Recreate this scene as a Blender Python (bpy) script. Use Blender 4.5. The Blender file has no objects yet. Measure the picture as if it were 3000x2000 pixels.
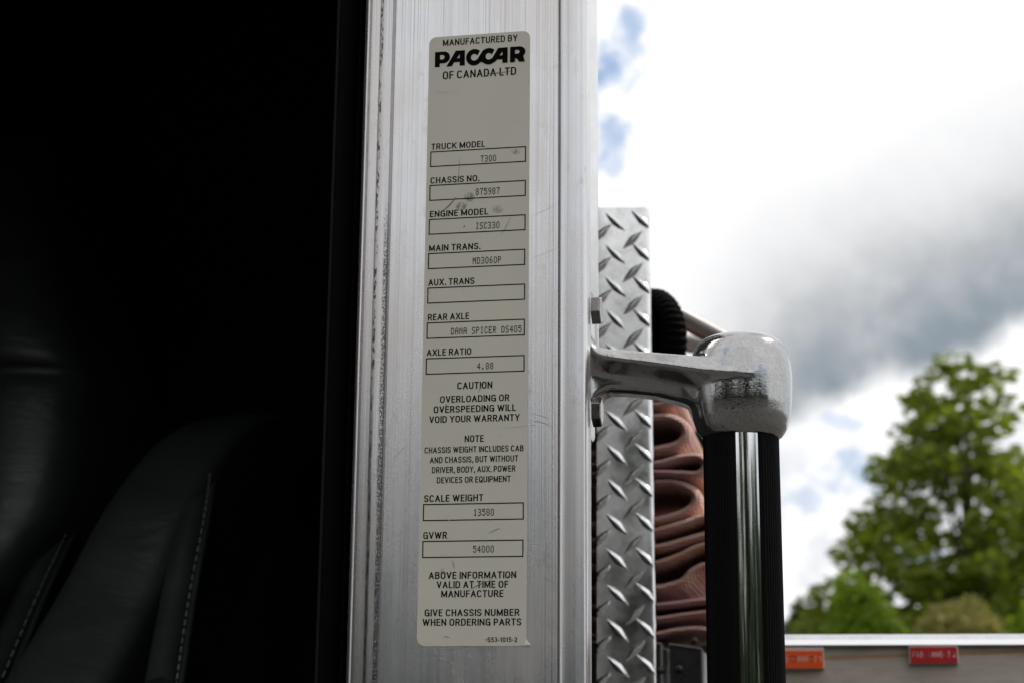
import bpy, bmesh, math, random
import numpy as np
from mathutils import Vector, Matrix
random.seed(7); rng = np.random.default_rng(7)
sc = bpy.context.scene
COL = sc.collection
R = math.radians

# ------------------------------------------------------------------ camera
FPX, YAW, PITCH, ROLL, DIST, CAMZ = 5000.0, R(10.947), R(13.293), R(.4818), .90, 1.80
_d = Vector((-math.sin(YAW)*math.cos(PITCH), math.cos(YAW)*math.cos(PITCH), math.sin(PITCH)))
_r0 = Vector((math.cos(YAW), math.sin(YAW), 0)); _u0 = _r0.cross(_d)
_r = _r0*math.cos(ROLL) + _u0*math.sin(ROLL); _u = _u0*math.cos(ROLL) - _r0*math.sin(ROLL)
CAM = Vector((0, 0, CAMZ + DIST*math.sin(PITCH))) - _d*DIST
cd = bpy.data.cameras.new('camera'); cam = bpy.data.objects.new('camera', cd); COL.objects.link(cam)
M = Matrix((_r, _u, -_d)).transposed().to_4x4(); M.translation = CAM; cam.matrix_world = M
cd.sensor_width = 36; cd.lens = FPX*36/3000; cd.clip_start = .02; cd.clip_end = 3000
cd.dof.use_dof = True; cd.dof.focus_distance = .905; cd.dof.aperture_fstop = 12.5; cd.dof.aperture_blades = 9
sc.camera = cam
def ray(px, py):
    return _d + _r*((px-1500)/FPX) + _u*((1000-py)/FPX)
def at(px, py, Y):
    v = ray(px, py); t = (Y-CAM.y)/v.y
    return CAM + v*t
def azel(px, py):
    v = ray(px, py).normalized()
    return math.atan2(v.x, v.y)*FPX, math.asin(v.z)*FPX

# ------------------------------------------------------------------ sun, sky, exposure
SUN_EL, SUN_AZ = R(50), R(56)           # azimuth measured from +Y towards +X
w = bpy.data.worlds.new('World'); sc.world = w; w.use_nodes = True
SKY_STRENGTH = .10
def build_world():
    nt = w.node_tree; N = nt.nodes; L = nt.links
    N.clear()
    def n(t, **k):
        x = N.new(t)
        for a, b in k.items(): setattr(x, a, b)
        return x
    def put(sock, v):
        if hasattr(v, 'is_linked') or isinstance(v, bpy.types.NodeSocket): L.new(v, sock)
        else: sock.default_value = v
    def m(op, a, b=0.0, c=0.0, clamp=False):
        x = n('ShaderNodeMath', operation=op, use_clamp=clamp)
        put(x.inputs[0], a); put(x.inputs[1], b); put(x.inputs[2], c)
        return x.outputs[0]
    def smooth(v, lo, hi):
        x = n('ShaderNodeMapRange', interpolation_type='SMOOTHSTEP')
        put(x.inputs[0], v); x.inputs[1].default_value = lo; x.inputs[2].default_value = hi
        return x.outputs[0]
    def mix(f, a, b):
        x = n('ShaderNodeMix', data_type='RGBA')
        put(x.inputs[0], f); put(x.inputs[6], a); put(x.inputs[7], b)
        return x.outputs[2]
    out = n('ShaderNodeOutputWorld'); bg = n('ShaderNodeBackground'); bg.inputs[1].default_value = SKY_STRENGTH
    L.new(bg.outputs[0], out.inputs[0])
    sky = n('ShaderNodeTexSky', sky_type='NISHITA', sun_disc=False)
    sky.sun_elevation = SUN_EL; sky.sun_rotation = SUN_AZ; sky.air_density = 1.0; sky.dust_density = 1.5
    tc = n('ShaderNodeTexCoord')
    sp = n('ShaderNodeSeparateXYZ'); L.new(tc.outputs['Generated'], sp.inputs[0])
    az = m('MULTIPLY', m('ARCTAN2', sp.outputs[0], sp.outputs[1]), FPX)
    el = m('MULTIPLY', m('ARCSINE', sp.outputs[2]), FPX)
    def noise(scale, detail=5, rough=.55, off=0.0, dist=0.0):
        x = n('ShaderNodeTexNoise'); x.inputs['Scale'].default_value = scale; x.inputs['Detail'].default_value = detail
        x.inputs['Roughness'].default_value = rough; x.inputs['Distortion'].default_value = dist
        a = n('ShaderNodeVectorMath', operation='ADD'); L.new(tc.outputs['Generated'], a.inputs[0]); a.inputs[1].default_value = (off, off*.7, -off)
        L.new(a.outputs[0], x.inputs['Vector']); return x.outputs['Fac']
    nb = m('SUBTRACT', noise(9, 6), .5); nf = m('SUBTRACT', noise(26, 6, .6, 3.1), .5); nh = m('SUBTRACT', noise(14, 5, .5, 8.3), .5); nq = m('SUBTRACT', noise(62, 4, .55, 4.4), .5)
    u = m('ADD', az, m('MULTIPLY', nh, 160)); v = m('ADD', el, m('ADD', m('MULTIPLY', nb, 260), m('MULTIPLY', nf, 90)))
    # grey cloud bank: sharp sunlit lower edge running up to the right, soft upper edge
    a0 = azel(2300, 1225); a1 = azel(3000, 930)
    sl = (a1[1]-a0[1])/(a1[0]-a0[0])
    t = m('SUBTRACT', v, m('ADD', m('MULTIPLY', m('SUBTRACT', u, a0[0]), sl), a0[1]))
    low = smooth(t, -50, 65)
    right = m('SUBTRACT', 1.0, smooth(u, azel(3800, 900)[0], azel(4600, 900)[0]))
    gw = m('MULTIPLY', m('MULTIPLY', low, m('SUBTRACT', 1.0, smooth(t, 60, 900))), m('MULTIPLY', smooth(u, azel(1760, 900)[0], azel(2350, 900)[0]), right))
    gd = m('MULTIPLY', m('MULTIPLY', low, m('SUBTRACT', 1.0, smooth(t, -20, 480))), m('MULTIPLY', smooth(u, azel(1960, 900)[0], azel(2420, 900)[0]), right))
    gd = m('MULTIPLY', gd, m('ADD', .88, m('ADD', m('MULTIPLY', nb, 1.8), m('MULTIPLY', m('ADD', nf, m('MULTIPLY', nq, .5)), 1.3))), clamp=True)
    # pale grey streaks low down under the bank
    g2 = m('MULTIPLY', smooth(m('ADD', nb, m('MULTIPLY', nf, .8)), -.08, .16), m('SUBTRACT', 1.0, smooth(el, azel(2400, 1420)[1], azel(2400, 1180)[1])))
    c3 = lambda r_, g_, b_: (r_/SKY_STRENGTH, g_/SKY_STRENGTH, b_/SKY_STRENGTH, 1)
    cloud = mix(m('MULTIPLY', g2, .7), c3(1.10, 1.10, 1.11), c3(.66, .70, .76))
    gw = m('MULTIPLY', gw, m('ADD', .95, m('ADD', m('MULTIPLY', nf, .7), m('MULTIPLY', nq, .35))), clamp=True)
    cloud = mix(gw, cloud, c3(.56, .57, .585))
    cloud = mix(gd, cloud, c3(.285, .340, .385))
    # gentle unevenness of the cover over the whole dome
    big = smooth(noise(2.1, 4, .5, 5.7), .30, .72)
    cloud2 = mix(m('MULTIPLY', big, .45), cloud, (.62/SKY_STRENGTH, .66/SKY_STRENGTH, .70/SKY_STRENGTH, 1))
    inview = m('MULTIPLY', smooth(az, azel(1300, 900)[0], azel(1700, 900)[0]), m('SUBTRACT', 1.0, smooth(az, azel(3200, 900)[0], azel(3900, 900)[0])))
    cloud = mix(inview, cloud2, cloud)
    # blue gaps
    def hole(px, py, rx, ry, amt):
        c = azel(px, py)
        dx = m('DIVIDE', m('SUBTRACT', m('ADD', az, m('MULTIPLY', nf, 110)), c[0]), rx)
        dy = m('DIVIDE', m('SUBTRACT', m('ADD', el, m('MULTIPLY', nh, 200)), c[1]), ry)
        q = m('ADD', m('MULTIPLY', dx, dx), m('MULTIPLY', dy, dy))
        q = m('ADD', q, m('ADD', m('MULTIPLY', nq, 4.5), m('MULTIPLY', nh, 1.6)))
        return m('MULTIPLY', m('SUBTRACT', 1.0, smooth(q, -.2, 1.4)), amt)
    h = hole(1790, 215, 110, 75, .85)
    for a in ((1858, 95, 60, 80, .7), (1782, 425, 55, 65, .7), (1803, 505, 30, 40, .45), (1690, 330, 70, 60, .6), (1600, 120, 90, 70, .8), (2495, 1395, 110, 60, .6), (2470, 1235, 70, 35, .4), (2340, 1480, 60, 40, .4), (2700, 1640, 150, 60, .7)):
        h = m('MAXIMUM', h, hole(*a))
    gaps = m('MULTIPLY', smooth(noise(3.2, 6, .58, 11.0), .60, .68), m('SUBTRACT', 1.0, inview))
    h = m('MAXIMUM', h, gaps)
    blue = mix(.75, sky.outputs[0], (.24/SKY_STRENGTH, .44/SKY_STRENGTH, .78/SKY_STRENGTH, 1))
    L.new(mix(h, cloud, blue), bg.inputs[0])
build_world()
sl_ = bpy.data.lights.new('sun', 'SUN'); sl_.energy = 3.0; sl_.angle = R(1.5); sl_.color = (1, .95, .88)
so = bpy.data.objects.new('sun', sl_); COL.objects.link(so)
sv = Vector((math.sin(SUN_AZ)*math.cos(SUN_EL), math.cos(SUN_AZ)*math.cos(SUN_EL), math.sin(SUN_EL)))
so.rotation_euler = sv.to_track_quat('Z', 'Y').to_euler(); so.location = sv*30
vs = sc.view_settings; vs.view_transform = 'Standard'; vs.look = 'None'; vs.exposure = 0.0; vs.gamma = 1
sc.render.engine = 'CYCLES'
sc.cycles.use_denoising = True; sc.cycles.max_bounces = 8; sc.cycles.caustics_reflective = False; sc.cycles.sample_clamp_indirect = 6

# ------------------------------------------------------------------ material helpers
class NT:
    def __init__(s, name):
        s.mat = bpy.data.materials.new(name); s.mat.use_nodes = True
        s.t = s.mat.node_tree; s.N = s.t.nodes; s.L = s.t.links
        s.b = s.N['Principled BSDF']; s.tc = s.N.new('ShaderNodeTexCoord')
    def put(s, sock, v):
        if isinstance(v, bpy.types.NodeSocket): s.L.new(v, sock)
        else:
            if sock.type == 'RGBA' and len(v) == 3: v = (*v, 1)
            sock.default_value = v
    def m(s, op, a, b=0.0, c=0.0, clamp=False):
        x = s.N.new('ShaderNodeMath'); x.operation = op; x.use_clamp = clamp
        s.put(x.inputs[0], a); s.put(x.inputs[1], b); s.put(x.inputs[2], c); return x.outputs[0]
    def co(s, scale=(1, 1, 1), loc=(0, 0, 0), rot=(0, 0, 0), src='Object'):
        x = s.N.new('ShaderNodeMapping'); s.L.new(s.tc.outputs[src], x.inputs[0])
        x.inputs['Scale'].default_value = scale; x.inputs['Location'].default_value = loc; x.inputs['Rotation'].default_value = rot
        return x.outputs[0]
    def xyz(s):
        x = s.N.new('ShaderNodeSeparateXYZ'); s.L.new(s.tc.outputs['Object'], x.inputs[0]); return x.outputs
    def noise(s, vec, scale=1, detail=4, rough=.5, dist=0):
        x = s.N.new('ShaderNodeTexNoise'); s.L.new(vec, x.inputs['Vector'])
        for k, v in (('Scale', scale), ('Detail', detail), ('Roughness', rough), ('Distortion', dist)): x.inputs[k].default_value = v
        return x.outputs['Fac']
    def voro(s, vec, scale, feature='F1'):
        x = s.N.new('ShaderNodeTexVoronoi'); x.feature = feature; s.L.new(vec, x.inputs['Vector']); x.inputs['Scale'].default_value = scale
        return x.outputs['Distance']
    def smooth(s, v, lo, hi, a=0.0, b=1.0):
        x = s.N.new('ShaderNodeMapRange'); x.interpolation_type = 'SMOOTHSTEP'; s.put(x.inputs[0], v)
        for i, q in ((1, lo), (2, hi), (3, a), (4, b)): x.inputs[i].default_value = q
        return x.outputs[0]
    def mix(s, f, a, b):
        x = s.N.new('ShaderNodeMix'); x.data_type = 'RGBA'; s.put(x.inputs[0], f); s.put(x.inputs[6], a); s.put(x.inputs[7], b); return x.outputs[2]
    def bump(s, h, strength=.3, dist=.001, prev=None):
        x = s.N.new('ShaderNodeBump'); x.inputs['Strength'].default_value = strength; x.inputs['Distance'].default_value = dist
        s.L.new(h, x.inputs['Height'])
        if prev is not None: s.L.new(prev, x.inputs['Normal'])
        return x.outputs[0]
    def set(s, **k):
        nm = {'color': 'Base Color', 'metal': 'Metallic', 'rough': 'Roughness', 'normal': 'Normal', 'spec': 'Specular IOR Level', 'coat': 'Coat Weight',
              'aniso': 'Anisotropic', 'sheen': 'Sheen Weight'}
        for a, v in k.items(): s.put(s.b.inputs[nm[a]], v)
        return s.mat
def plain(name, color, rough=.5, metal=0.0, nscale=60, namp=.15, bump=0.0, spec=.5):
    t = NT(name); f = t.noise(t.co(), nscale, 5, .6)
    c = t.mix(f, tuple(x*(1-namp) for x in color), tuple(min(1, x*(1+namp)) for x in color))
    t.set(color=c, metal=metal, rough=t.smooth(f, .2, .8, max(.03, rough-.08), min(1, rough+.08)), spec=spec)
    if bump: t.set(normal=t.bump(t.noise(t.co(), nscale*4, 4), bump, .0006))
    return t.mat

# ------------------------------------------------------------------ mesh helpers
class MB:
    def __init__(s): s.v = []; s.f = []
    def add(s, vs, fs):
        o = len(s.v); s.v += [tuple(p) for p in vs]; s.f += [tuple(i+o for i in f) for f in fs]; return s
    def box(s, x0, x1, y0, y1, z0, z1):
        return s.add([(x, y, z) for x in (x0, x1) for y in (y0, y1) for z in (z0, z1)],
                     [(0, 1, 3, 2), (4, 6, 7, 5), (0, 4, 5, 1), (2, 3, 7, 6), (0, 2, 6, 4), (1, 5, 7, 3)])
    def loft(s, rings, closed=True, caps=True):
        k = len(rings[0]); vs = [p for r in rings for p in r]; fs = []
        for i in range(len(rings)-1):
            for j in range(k if closed else k-1):
                a = i*k+j; b = i*k+(j+1) % k; fs.append((a, b, b+k, a+k))
        if caps and closed: fs += [tuple(range(k))[::-1], tuple(range((len(rings)-1)*k, len(rings)*k))]
        return s.add(vs, fs)
    def lathe(s, prof, c, ax=Vector((0, 0, 1)), seg=48, caps=True):
        ax = Vector(ax).normalized(); a = ax.orthogonal().normalized(); b = ax.cross(a)
        rings = [[Vector(c)+ax*h+(a*math.cos(q)+b*math.sin(q))*max(r, 1e-5) for q in [2*math.pi*i/seg for i in range(seg)]] for r, h in prof]
        return s.loft(rings, True, caps)
    def tube(s, pts, rad, seg=10):
        pts = [Vector(p) for p in pts]; rings = []
        for i, p in enumerate(pts):
            t = (pts[min(i+1, len(pts)-1)]-pts[max(i-1, 0)]).normalized()
            a = t.cross(Vector((0, 0, 1))); a = (a if a.length > .05 else t.cross(Vector((0, 1, 0)))).normalized(); b = t.cross(a)
            r = rad[i] if isinstance(rad, (list, tuple)) else rad
            rings.append([p+(a*math.cos(q)+b*math.sin(q))*r for q in [2*math.pi*j/seg for j in range(seg)]])
        return s.loft(rings)
    def mesh(s, name, smooth=None):
        me = bpy.data.meshes.new(name); me.from_pydata(s.v, [], s.f); me.update()
        bm = bmesh.new(); bm.from_mesh(me); bmesh.ops.recalc_face_normals(bm, faces=bm.faces); bm.to_mesh(me); bm.free()
        if smooth is not None:
            for p in me.polygons: p.use_smooth = True
            me.set_sharp_from_angle(angle=R(smooth))
        return me
    def build(s, name, mat, parent=None, smooth=None, loc=None, bevel=0):
        o = bpy.data.objects.new(name, s.mesh(name, smooth)); COL.objects.link(o); o.data.materials.append(mat)
        if bevel:
            b = o.modifiers.new('bevel', 'BEVEL'); b.width = bevel; b.segments = 2; b.limit_method = 'ANGLE'
        place(o, parent); return o
def place(o, parent):
    if parent is not None:
        o.parent = parent
        root = parent.parent or parent
        o.matrix_parent_inverse = Matrix.Translation(-root.location)   # builders work in world coordinates
def thing(name, label, cat, loc=(0, 0, 0), group=None):
    o = bpy.data.objects.new(name, None); COL.objects.link(o); o.location = loc; o.empty_display_size = .05
    o['label'] = label; o['category'] = cat
    if group: o['group'] = group
    return o
def tag(o, label, cat, group=None):
    o['label'] = label; o['category'] = cat
    if group: o['group'] = group
    return o
def catmull(pts, n=8):
    P = [np.array(p, float) for p in pts]; P = [2*P[0]-P[1]]+P+[2*P[-1]-P[-2]]; out = []
    for i in range(1, len(P)-2):
        for k in range(n):
            t = k/n
            out.append(.5*((2*P[i])+(-P[i-1]+P[i+1])*t+(2*P[i-1]-5*P[i]+4*P[i+1]-P[i+2])*t*t+(-P[i-1]+3*P[i]-3*P[i+1]+P[i+2])*t**3))
    return out+[P[-2]]

# ------------------------------------------------------------------ materials
def mat_post():
    t = NT('brushed_aluminium_post'); X = t.xyz()[0]; Z = t.xyz()[2]
    x = lambda px: at(px, 1000, 0).x
    st = t.noise(t.co((900, 900, 2.2)), 1, 3, .7); st2 = t.noise(t.co((260, 260, .9), (3, 1, 2)), 1, 4, .7)
    fine = t.noise(t.co((700, 700, 700)), 1, 3, .7); blot = t.noise(t.co((22, 22, 9)), 1, 5, .6)
    # dark die lines, strongest above and to the right of the label
    zone = t.m('ADD', t.smooth(X, x(1545), x(1590)), t.m('MULTIPLY', t.smooth(Z, at(1400, 160, 0).z, at(1400, 60, 0).z), .7), clamp=True)
    zone = t.m('MULTIPLY', zone, t.smooth(X, x(1650), x(1640)))
    zone = t.m('ADD', t.m('MULTIPLY', zone, .72), .28)
    lines = t.m('MULTIPLY', t.smooth(st, .50, .66), zone)
    l2 = t.m('MULTIPLY', t.smooth(st2, .46, .68), .42)
    c = t.mix(t.smooth(blot, .35, .7), (.70, .705, .72), (.70, .66, .635))
    c = t.mix(t.m('MULTIPLY', lines, .62), c, (.27, .27, .28)); c = t.mix(l2, c, (.44, .445, .46)); c = t.mix(t.m('MULTIPLY', t.smooth(X, x(1125), x(1118)), .35), c, (.55, .49, .45))
    # speckled dark wear stripe and caulk smears on the left flange
    wob = t.m('MULTIPLY', t.m('SUBTRACT', t.noise(t.co((10, 10, 30)), 1, 3), .5), .002)
    xs = t.m('ADD', X, wob)
    grain = t.smooth(t.noise(t.co((1500, 1500, 1000)), 1, 2, .6), .38, .54)
    st_ = t.m('MULTIPLY', t.smooth(xs, x(1104), x(1111)), t.smooth(xs, x(1131), x(1124)))
    st_ = t.m('MULTIPLY', t.m('MULTIPLY', st_, grain), t.smooth(Z, at(1120, 480, 0).z, at(1120, 800, 0).z))
    ink = t.m('MULTIPLY', t.smooth(xs, x(1078), x(1081)), t.smooth(xs, x(1090), x(1087)))
    ink = t.m('MULTIPLY', ink, t.smooth(t.noise(t.co((500, 500, 260), rot=(0, .5, 0)), 1, 4, .7), .50, .56))
    band = t.m('MULTIPLY', t.smooth(xs, x(1077), x(1082)), t.smooth(xs, x(1092), x(1086)))
    ink = t.m('MAXIMUM', ink, t.m('MULTIPLY', t.m('MULTIPLY', band, t.smooth(Z, at(1085, 900, 0).z, at(1085, 1500, 0).z)), .75))
    grime = t.m('MULTIPLY', t.m('MULTIPLY', t.smooth(X, x(1072), x(1084)), t.smooth(X, x(1100), x(1088))), t.m('MULTIPLY', t.noise(t.co((200, 200, 30)), 1, 4), .7))
    c = t.mix(grime, c, (.30, .29, .28)); c = t.mix(t.m('MULTIPLY', ink, .9), c, (.03, .03, .03)); c = t.mix(t.m('MULTIPLY', st_, .85), c, (.05, .05, .05))
    dirt = t.m('MULTIPLY', t.smooth(t.noise(t.co((70, 70, 34), (5, 0, 2)), 1, 7, .72), .55, .76), .6)
    c = t.mix(dirt, c, (.42, .37, .34))
    n1 = t.bump(st, .30, .0005); n2 = t.bump(fine, .12, .0002, n1)
    t.set(color=c, metal=.92, rough=t.smooth(blot, .3, .75, .22, .33), normal=n2)
    return t.mat
def mat_label():
    t = NT('aged_label_film')
    a = t.noise(t.co((30, 30, 18)), 1, 5, .6); f = t.noise(t.co((1500, 1500, 1500)), 1, 2)
    c = t.mix(a, (.555, .530, .440), (.645, .618, .520))
    sm = t.smooth(t.noise(t.co((260, 260, 60), rot=(0, .35, 0)), 1, 6, .75), .62, .80)
    def blob(px, py, rx, rz):
        p = at(px, py, 0); o = t.xyz()
        dx = t.m('DIVIDE', t.m('SUBTRACT', o[0], p.x), rx); dz = t.m('DIVIDE', t.m('SUBTRACT', o[2], p.z), rz)
        return t.smooth(t.m('ADD', t.m('MULTIPLY', dx, dx), t.m('MULTIPLY', dz, dz)), 1.0, .1)
    sp = t.smooth(t.noise(t.co((700, 700, 330), rot=(0, .6, 0)), 1, 4, .7), .33, .62)
    bl = t.m('MAXIMUM', t.m('MAXIMUM', blob(1375, 578, .0035, .0035), blob(1352, 606, .004, .003)), t.m('MULTIPLY', blob(1458, 615, .004, .003), .6))
    bl = t.m('MAXIMUM', bl, t.m('MULTIPLY', blob(1510, 445, .0035, .002), .8))
    bl = t.m('MAXIMUM', bl, t.m('MULTIPLY', blob(1297, 1672, .002, .002), .6))
    c = t.mix(t.m('MULTIPLY', sm, .35), c, (.20, .19, .16)); c = t.mix(t.m('MULTIPLY', t.m('MULTIPLY', bl, sp), .8), c, (.09, .085, .08))
    t.set(color=c, rough=t.smooth(a, .3, .7, .34, .48), normal=t.bump(f, .06, .0002), spec=.12)
    return t.mat
def mat_cast():
    t = NT('cast_aluminium'); o = t.co(); hz_ = at(2170, 1120, .052).z
    n1 = t.noise(o, 900, 4, .65); v = t.voro(o, 800); big = t.noise(t.co(loc=(.3, .1, 0)), 45, 4)
    pit = t.m('MULTIPLY', t.smooth(v, .40, .14), t.smooth(big, .42, .54))
    v2 = t.voro(t.co(loc=(1, 2, 3)), 330); pit2 = t.m('MULTIPLY', t.smooth(v2, .28, .08), t.smooth(big, .46, .56))
    zone = t.smooth(t.xyz()[2], hz_+.006, hz_-.008, .12, 1.0); pit = t.m('MULTIPLY', pit, zone); pit2 = t.m('MULTIPLY', pit2, zone)
    h = t.m('SUBTRACT', t.m('MULTIPLY', t.noise(o, 520, 4, .6), .9), t.m('ADD', t.m('MULTIPLY', pit, .9), t.m('MULTIPLY', pit2, 1.3)))
    scr = t.noise(t.co((60, 500, 1100), rot=(0, -.13, 0)), 1, 4, .6)
    c = t.mix(t.smooth(t.noise(o, 520, 5, .8), .3, .7), (.40, .395, .39), (.50, .495, .49)); c = t.mix(t.m('MULTIPLY', t.m('ADD', pit, pit2, clamp=True), .7), c, (.16, .15, .14))
    t.set(color=c, metal=1.0, rough=t.smooth(n1, .25, .75, .09, .20), normal=t.bump(scr, .06, .0003, t.bump(h, .09, .0005)))
    return t.mat
def mat_tread():
    t = NT('tread_plate_aluminium'); a = t.noise(t.co(), 30, 5, .6); f = t.noise(t.co(), 500, 4)
    sm = t.smooth(t.noise(t.co(loc=(2, 0, 1)), 75, 5, .7), .42, .70)  # blotches put uneven dark reflections into the plate colour
    t.set(color=t.mix(t.m('MULTIPLY', sm, .45), t.mix(a, (.84, .84, .845), (.95, .945, .94)), (.50, .47, .45)), metal=1.0, rough=t.smooth(a, .3, .7, .13, .24), normal=t.bump(f, .06, .0003))
    return t.mat
def mat_hose():
    t = NT('woven_hose_jacket'); o = t.co()
    a = t.noise(o, 14, 3); b = t.noise(t.co((40, 40, 180)), 1, 4, .6)
    wv = t.N.new('ShaderNodeTexWave'); wv.wave_type = 'BANDS'; wv.bands_direction = 'Z'; t.L.new(o, wv.inputs['Vector']); wv.inputs['Scale'].default_value = 125
    wx = t.N.new('ShaderNodeTexWave'); wx.wave_type = 'BANDS'; wx.bands_direction = 'X'; t.L.new(o, wx.inputs['Vector']); wx.inputs['Scale'].default_value = 125
    wy = t.m('MULTIPLY', wv.outputs['Fac'], wx.outputs['Fac'])
    c = t.mix(t.smooth(a, .38, .62), (.58, .31, .215), (.56, .31, .28)); c = t.mix(t.smooth(b, .4, .75), c, (.62, .44, .36))
    c = t.mix(t.m('MULTIPLY', wy, .5), c, (.32, .16, .13))
    t.set(color=c, rough=.85, normal=t.bump(wy, .8, .0010), spec=.2, sheen=.15)
    return t.mat
def mat_leaf(name, a, b, trans=.4):
    t = NT(name); g = t.N.new('ShaderNodeObjectInfo')
    ge = t.N.new('ShaderNodeNewGeometry')
    f = t.noise(t.co(), .9, 4, .7)
    r = t.m('ADD', t.m('MULTIPLY', ge.outputs['Random Per Island'], .6), t.m('MULTIPLY', f, .5))
    c = t.mix(r, a, b); t.set(color=c, rough=.55, spec=.3)
    tr = t.N.new('ShaderNodeBsdfTranslucent'); t.put(tr.inputs[0], t.mix(r, tuple(x*1.15 for x in a), tuple(x*1.25 for x in b)))
    ms = t.N.new('ShaderNodeMixShader'); ms.inputs[0].default_value = trans
    t.L.new(t.b.outputs[0], ms.inputs[1]); t.L.new(tr.outputs[0], ms.inputs[2])
    t.L.new(ms.outputs[0], t.N['Material Output'].inputs[0])
    return t.mat
def mat_ground():
    t = NT('asphalt'); a = t.noise(t.co(), .35, 6, .65); b = t.noise(t.co(), 60, 4)
    c = t.mix(a, (.040, .038, .036), (.062, .058, .054)); c = t.mix(t.m('MULTIPLY', b, .4), c, (.08, .075, .07))
    t.set(color=c, rough=.9, normal=t.bump(b, .4, .01)); return t.mat
def mat_vinyl():
    t = NT('black_vinyl'); f = t.noise(t.co(), 420, 4, .6); wr = t.noise(t.co((9, 9, 26)), 1, 5, .65, .6)
    t.set(color=t.mix(wr, (.019, .024, .022), (.038, .048, .043)), rough=t.smooth(wr, .3, .7, .34, .48), spec=.55,
          normal=t.bump(wr, .35, .006, t.bump(f, .25, .0006)))
    return t.mat
POST = mat_post(); LABEL = mat_label(); CAST = mat_cast(); TREAD = mat_tread(); HOSE = mat_hose(); VINYL = mat_vinyl()
INK = plain('black_print', (.003, .003, .003), .8, namp=.3, nscale=400, spec=.05)
TYPED = plain('typed_grey_print', (.030, .029, .026), .7, namp=.6, nscale=900, spec=.1)
RUBBER = plain('black_rubber', (.0022, .0022, .0022), .75, namp=.3, nscale=300, bump=.2, spec=.03)
GRIP = plain('black_ribbed_grip', (.002, .002, .002), .45, namp=.3, nscale=250, spec=.08)
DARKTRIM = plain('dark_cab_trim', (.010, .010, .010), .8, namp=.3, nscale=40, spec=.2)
BOLT = plain('zinc_bolt', (.22, .21, .20), .16, 1.0, nscale=300, namp=.15, bump=.15)
SHEET = plain('pale_sheet_metal', (.92, .92, .92), .22, 1.0, nscale=40, namp=.05)
RAIL = plain('polished_rail', (.86, .86, .87), .22, 1.0, nscale=60, namp=.05)
DARKMETAL = plain('black_painted_metal', (.016, .016, .016), .30, namp=.3, nscale=120)
PIPE = plain('dull_grey_metal', (.20, .19, .18), .45, .6, nscale=90, namp=.15)
STITCH = plain('dark_grey_thread', (.15, .15, .145), .7, nscale=500)

# ------------------------------------------------------------------ setting: ground
g = MB().add([(-900, -900, 0), (900, -900, 0), (900, 900, 0), (-900, 900, 0)], [(0, 1, 2, 3)]).build('ground', mat_ground()); g['kind'] = 'structure'

# ------------------------------------------------------------------ truck cab with its door post
zt, zb = 2.64, .74
cab = thing('truck_cab', 'open truck cab with bare brushed aluminium door post and black interior', 'truck cab', (-.6, .4, 0))
def px(p, Y): return at(p, 1000, Y).x
prof = []
def pp(p, Y): prof.append((px(p, Y), Y))
pp(1040, .034); pp(1044, .012); pp(1046, .0055); pp(1050, .0030); pp(1055, .0024); pp(1060, .0034); pp(1064, .0062); pp(1074, .0066)
pp(1083, .0074); pp(1088, .0075); pp(1094, .0066); pp(1112, .0060); pp(1126, .0053); pp(1131, .0030); pp(1134, .0008); pp(1137, -.0002); pp(1146, 0.0)
pp(1630, 0.0); pp(1634.5, .0005); pp(1637, .0016); pp(1640, .0006); pp(1644, -.0005); pp(1660, -.0012); pp(1678, -.0015); pp(1692, -.0010); pp(1698, -.0002); pp(1703, .0002); pp(1708, .0004)
pp(1713, .0010); pp(1718, .0028); pp(1721, .0060); pp(1724, .0130); pp(1729, .0330); pp(1731, .0400); pp(1726, .0420)
prof += [(px(1700, .1)-.05, .0425), (px(1040, .034), .0424)]
nz = 3
rings = [[(x, y, z) for x, y in prof] for z in np.linspace(zb, zt, nz)]
MB().loft(rings).build('door_post', POST, cab, smooth=38)
# weather seals, trim strip
for (a, b, y0, y1) in ((955, 1019, .020, .060), (1022, 1034, .012, .05), (1036, 1043, .018, .05)):
    s = MB(); xa, xb = px(a, y0), px(b, y0); pr = []
    for k in range(9):
        q = math.pi*k/8; pr.append(((xa+xb)/2-(xb-xa)/2*math.cos(q), y0+.006-.006*math.sin(q)))
    pr += [(xb, y1), (xa, y1)]
    s.loft([[(x, y, z) for x, y in pr] for z in (zb, zt)]).build('door_seal', RUBBER, cab, smooth=50)
a = at(1722, 0, .16); b = at(1748.5, 0, .16); zc = at(1740, 1085, .16).z
_w = (b.x-a.x+.004)*.22
MB().loft([[(a.x-.004, .16-_w, z), (b.x, .16, z), (b.x, .163, z), (a.x-.004, .163-_w, z)] for z in (zc, zt)]).build('side_trim_strip', SHEET, cab)
# enclosing shell of the cab
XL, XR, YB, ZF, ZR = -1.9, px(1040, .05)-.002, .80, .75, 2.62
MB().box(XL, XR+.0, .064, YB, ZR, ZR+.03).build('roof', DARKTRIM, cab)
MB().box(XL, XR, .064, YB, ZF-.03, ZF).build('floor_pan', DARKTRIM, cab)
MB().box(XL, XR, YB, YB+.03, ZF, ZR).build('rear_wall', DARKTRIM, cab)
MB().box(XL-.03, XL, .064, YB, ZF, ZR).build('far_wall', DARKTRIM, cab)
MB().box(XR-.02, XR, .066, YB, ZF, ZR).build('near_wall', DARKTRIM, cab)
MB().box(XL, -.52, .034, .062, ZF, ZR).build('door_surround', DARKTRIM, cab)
MB().box(-.52, XR, .034, .062, 2.36, ZR).build('door_header', DARKTRIM, cab)

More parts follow.
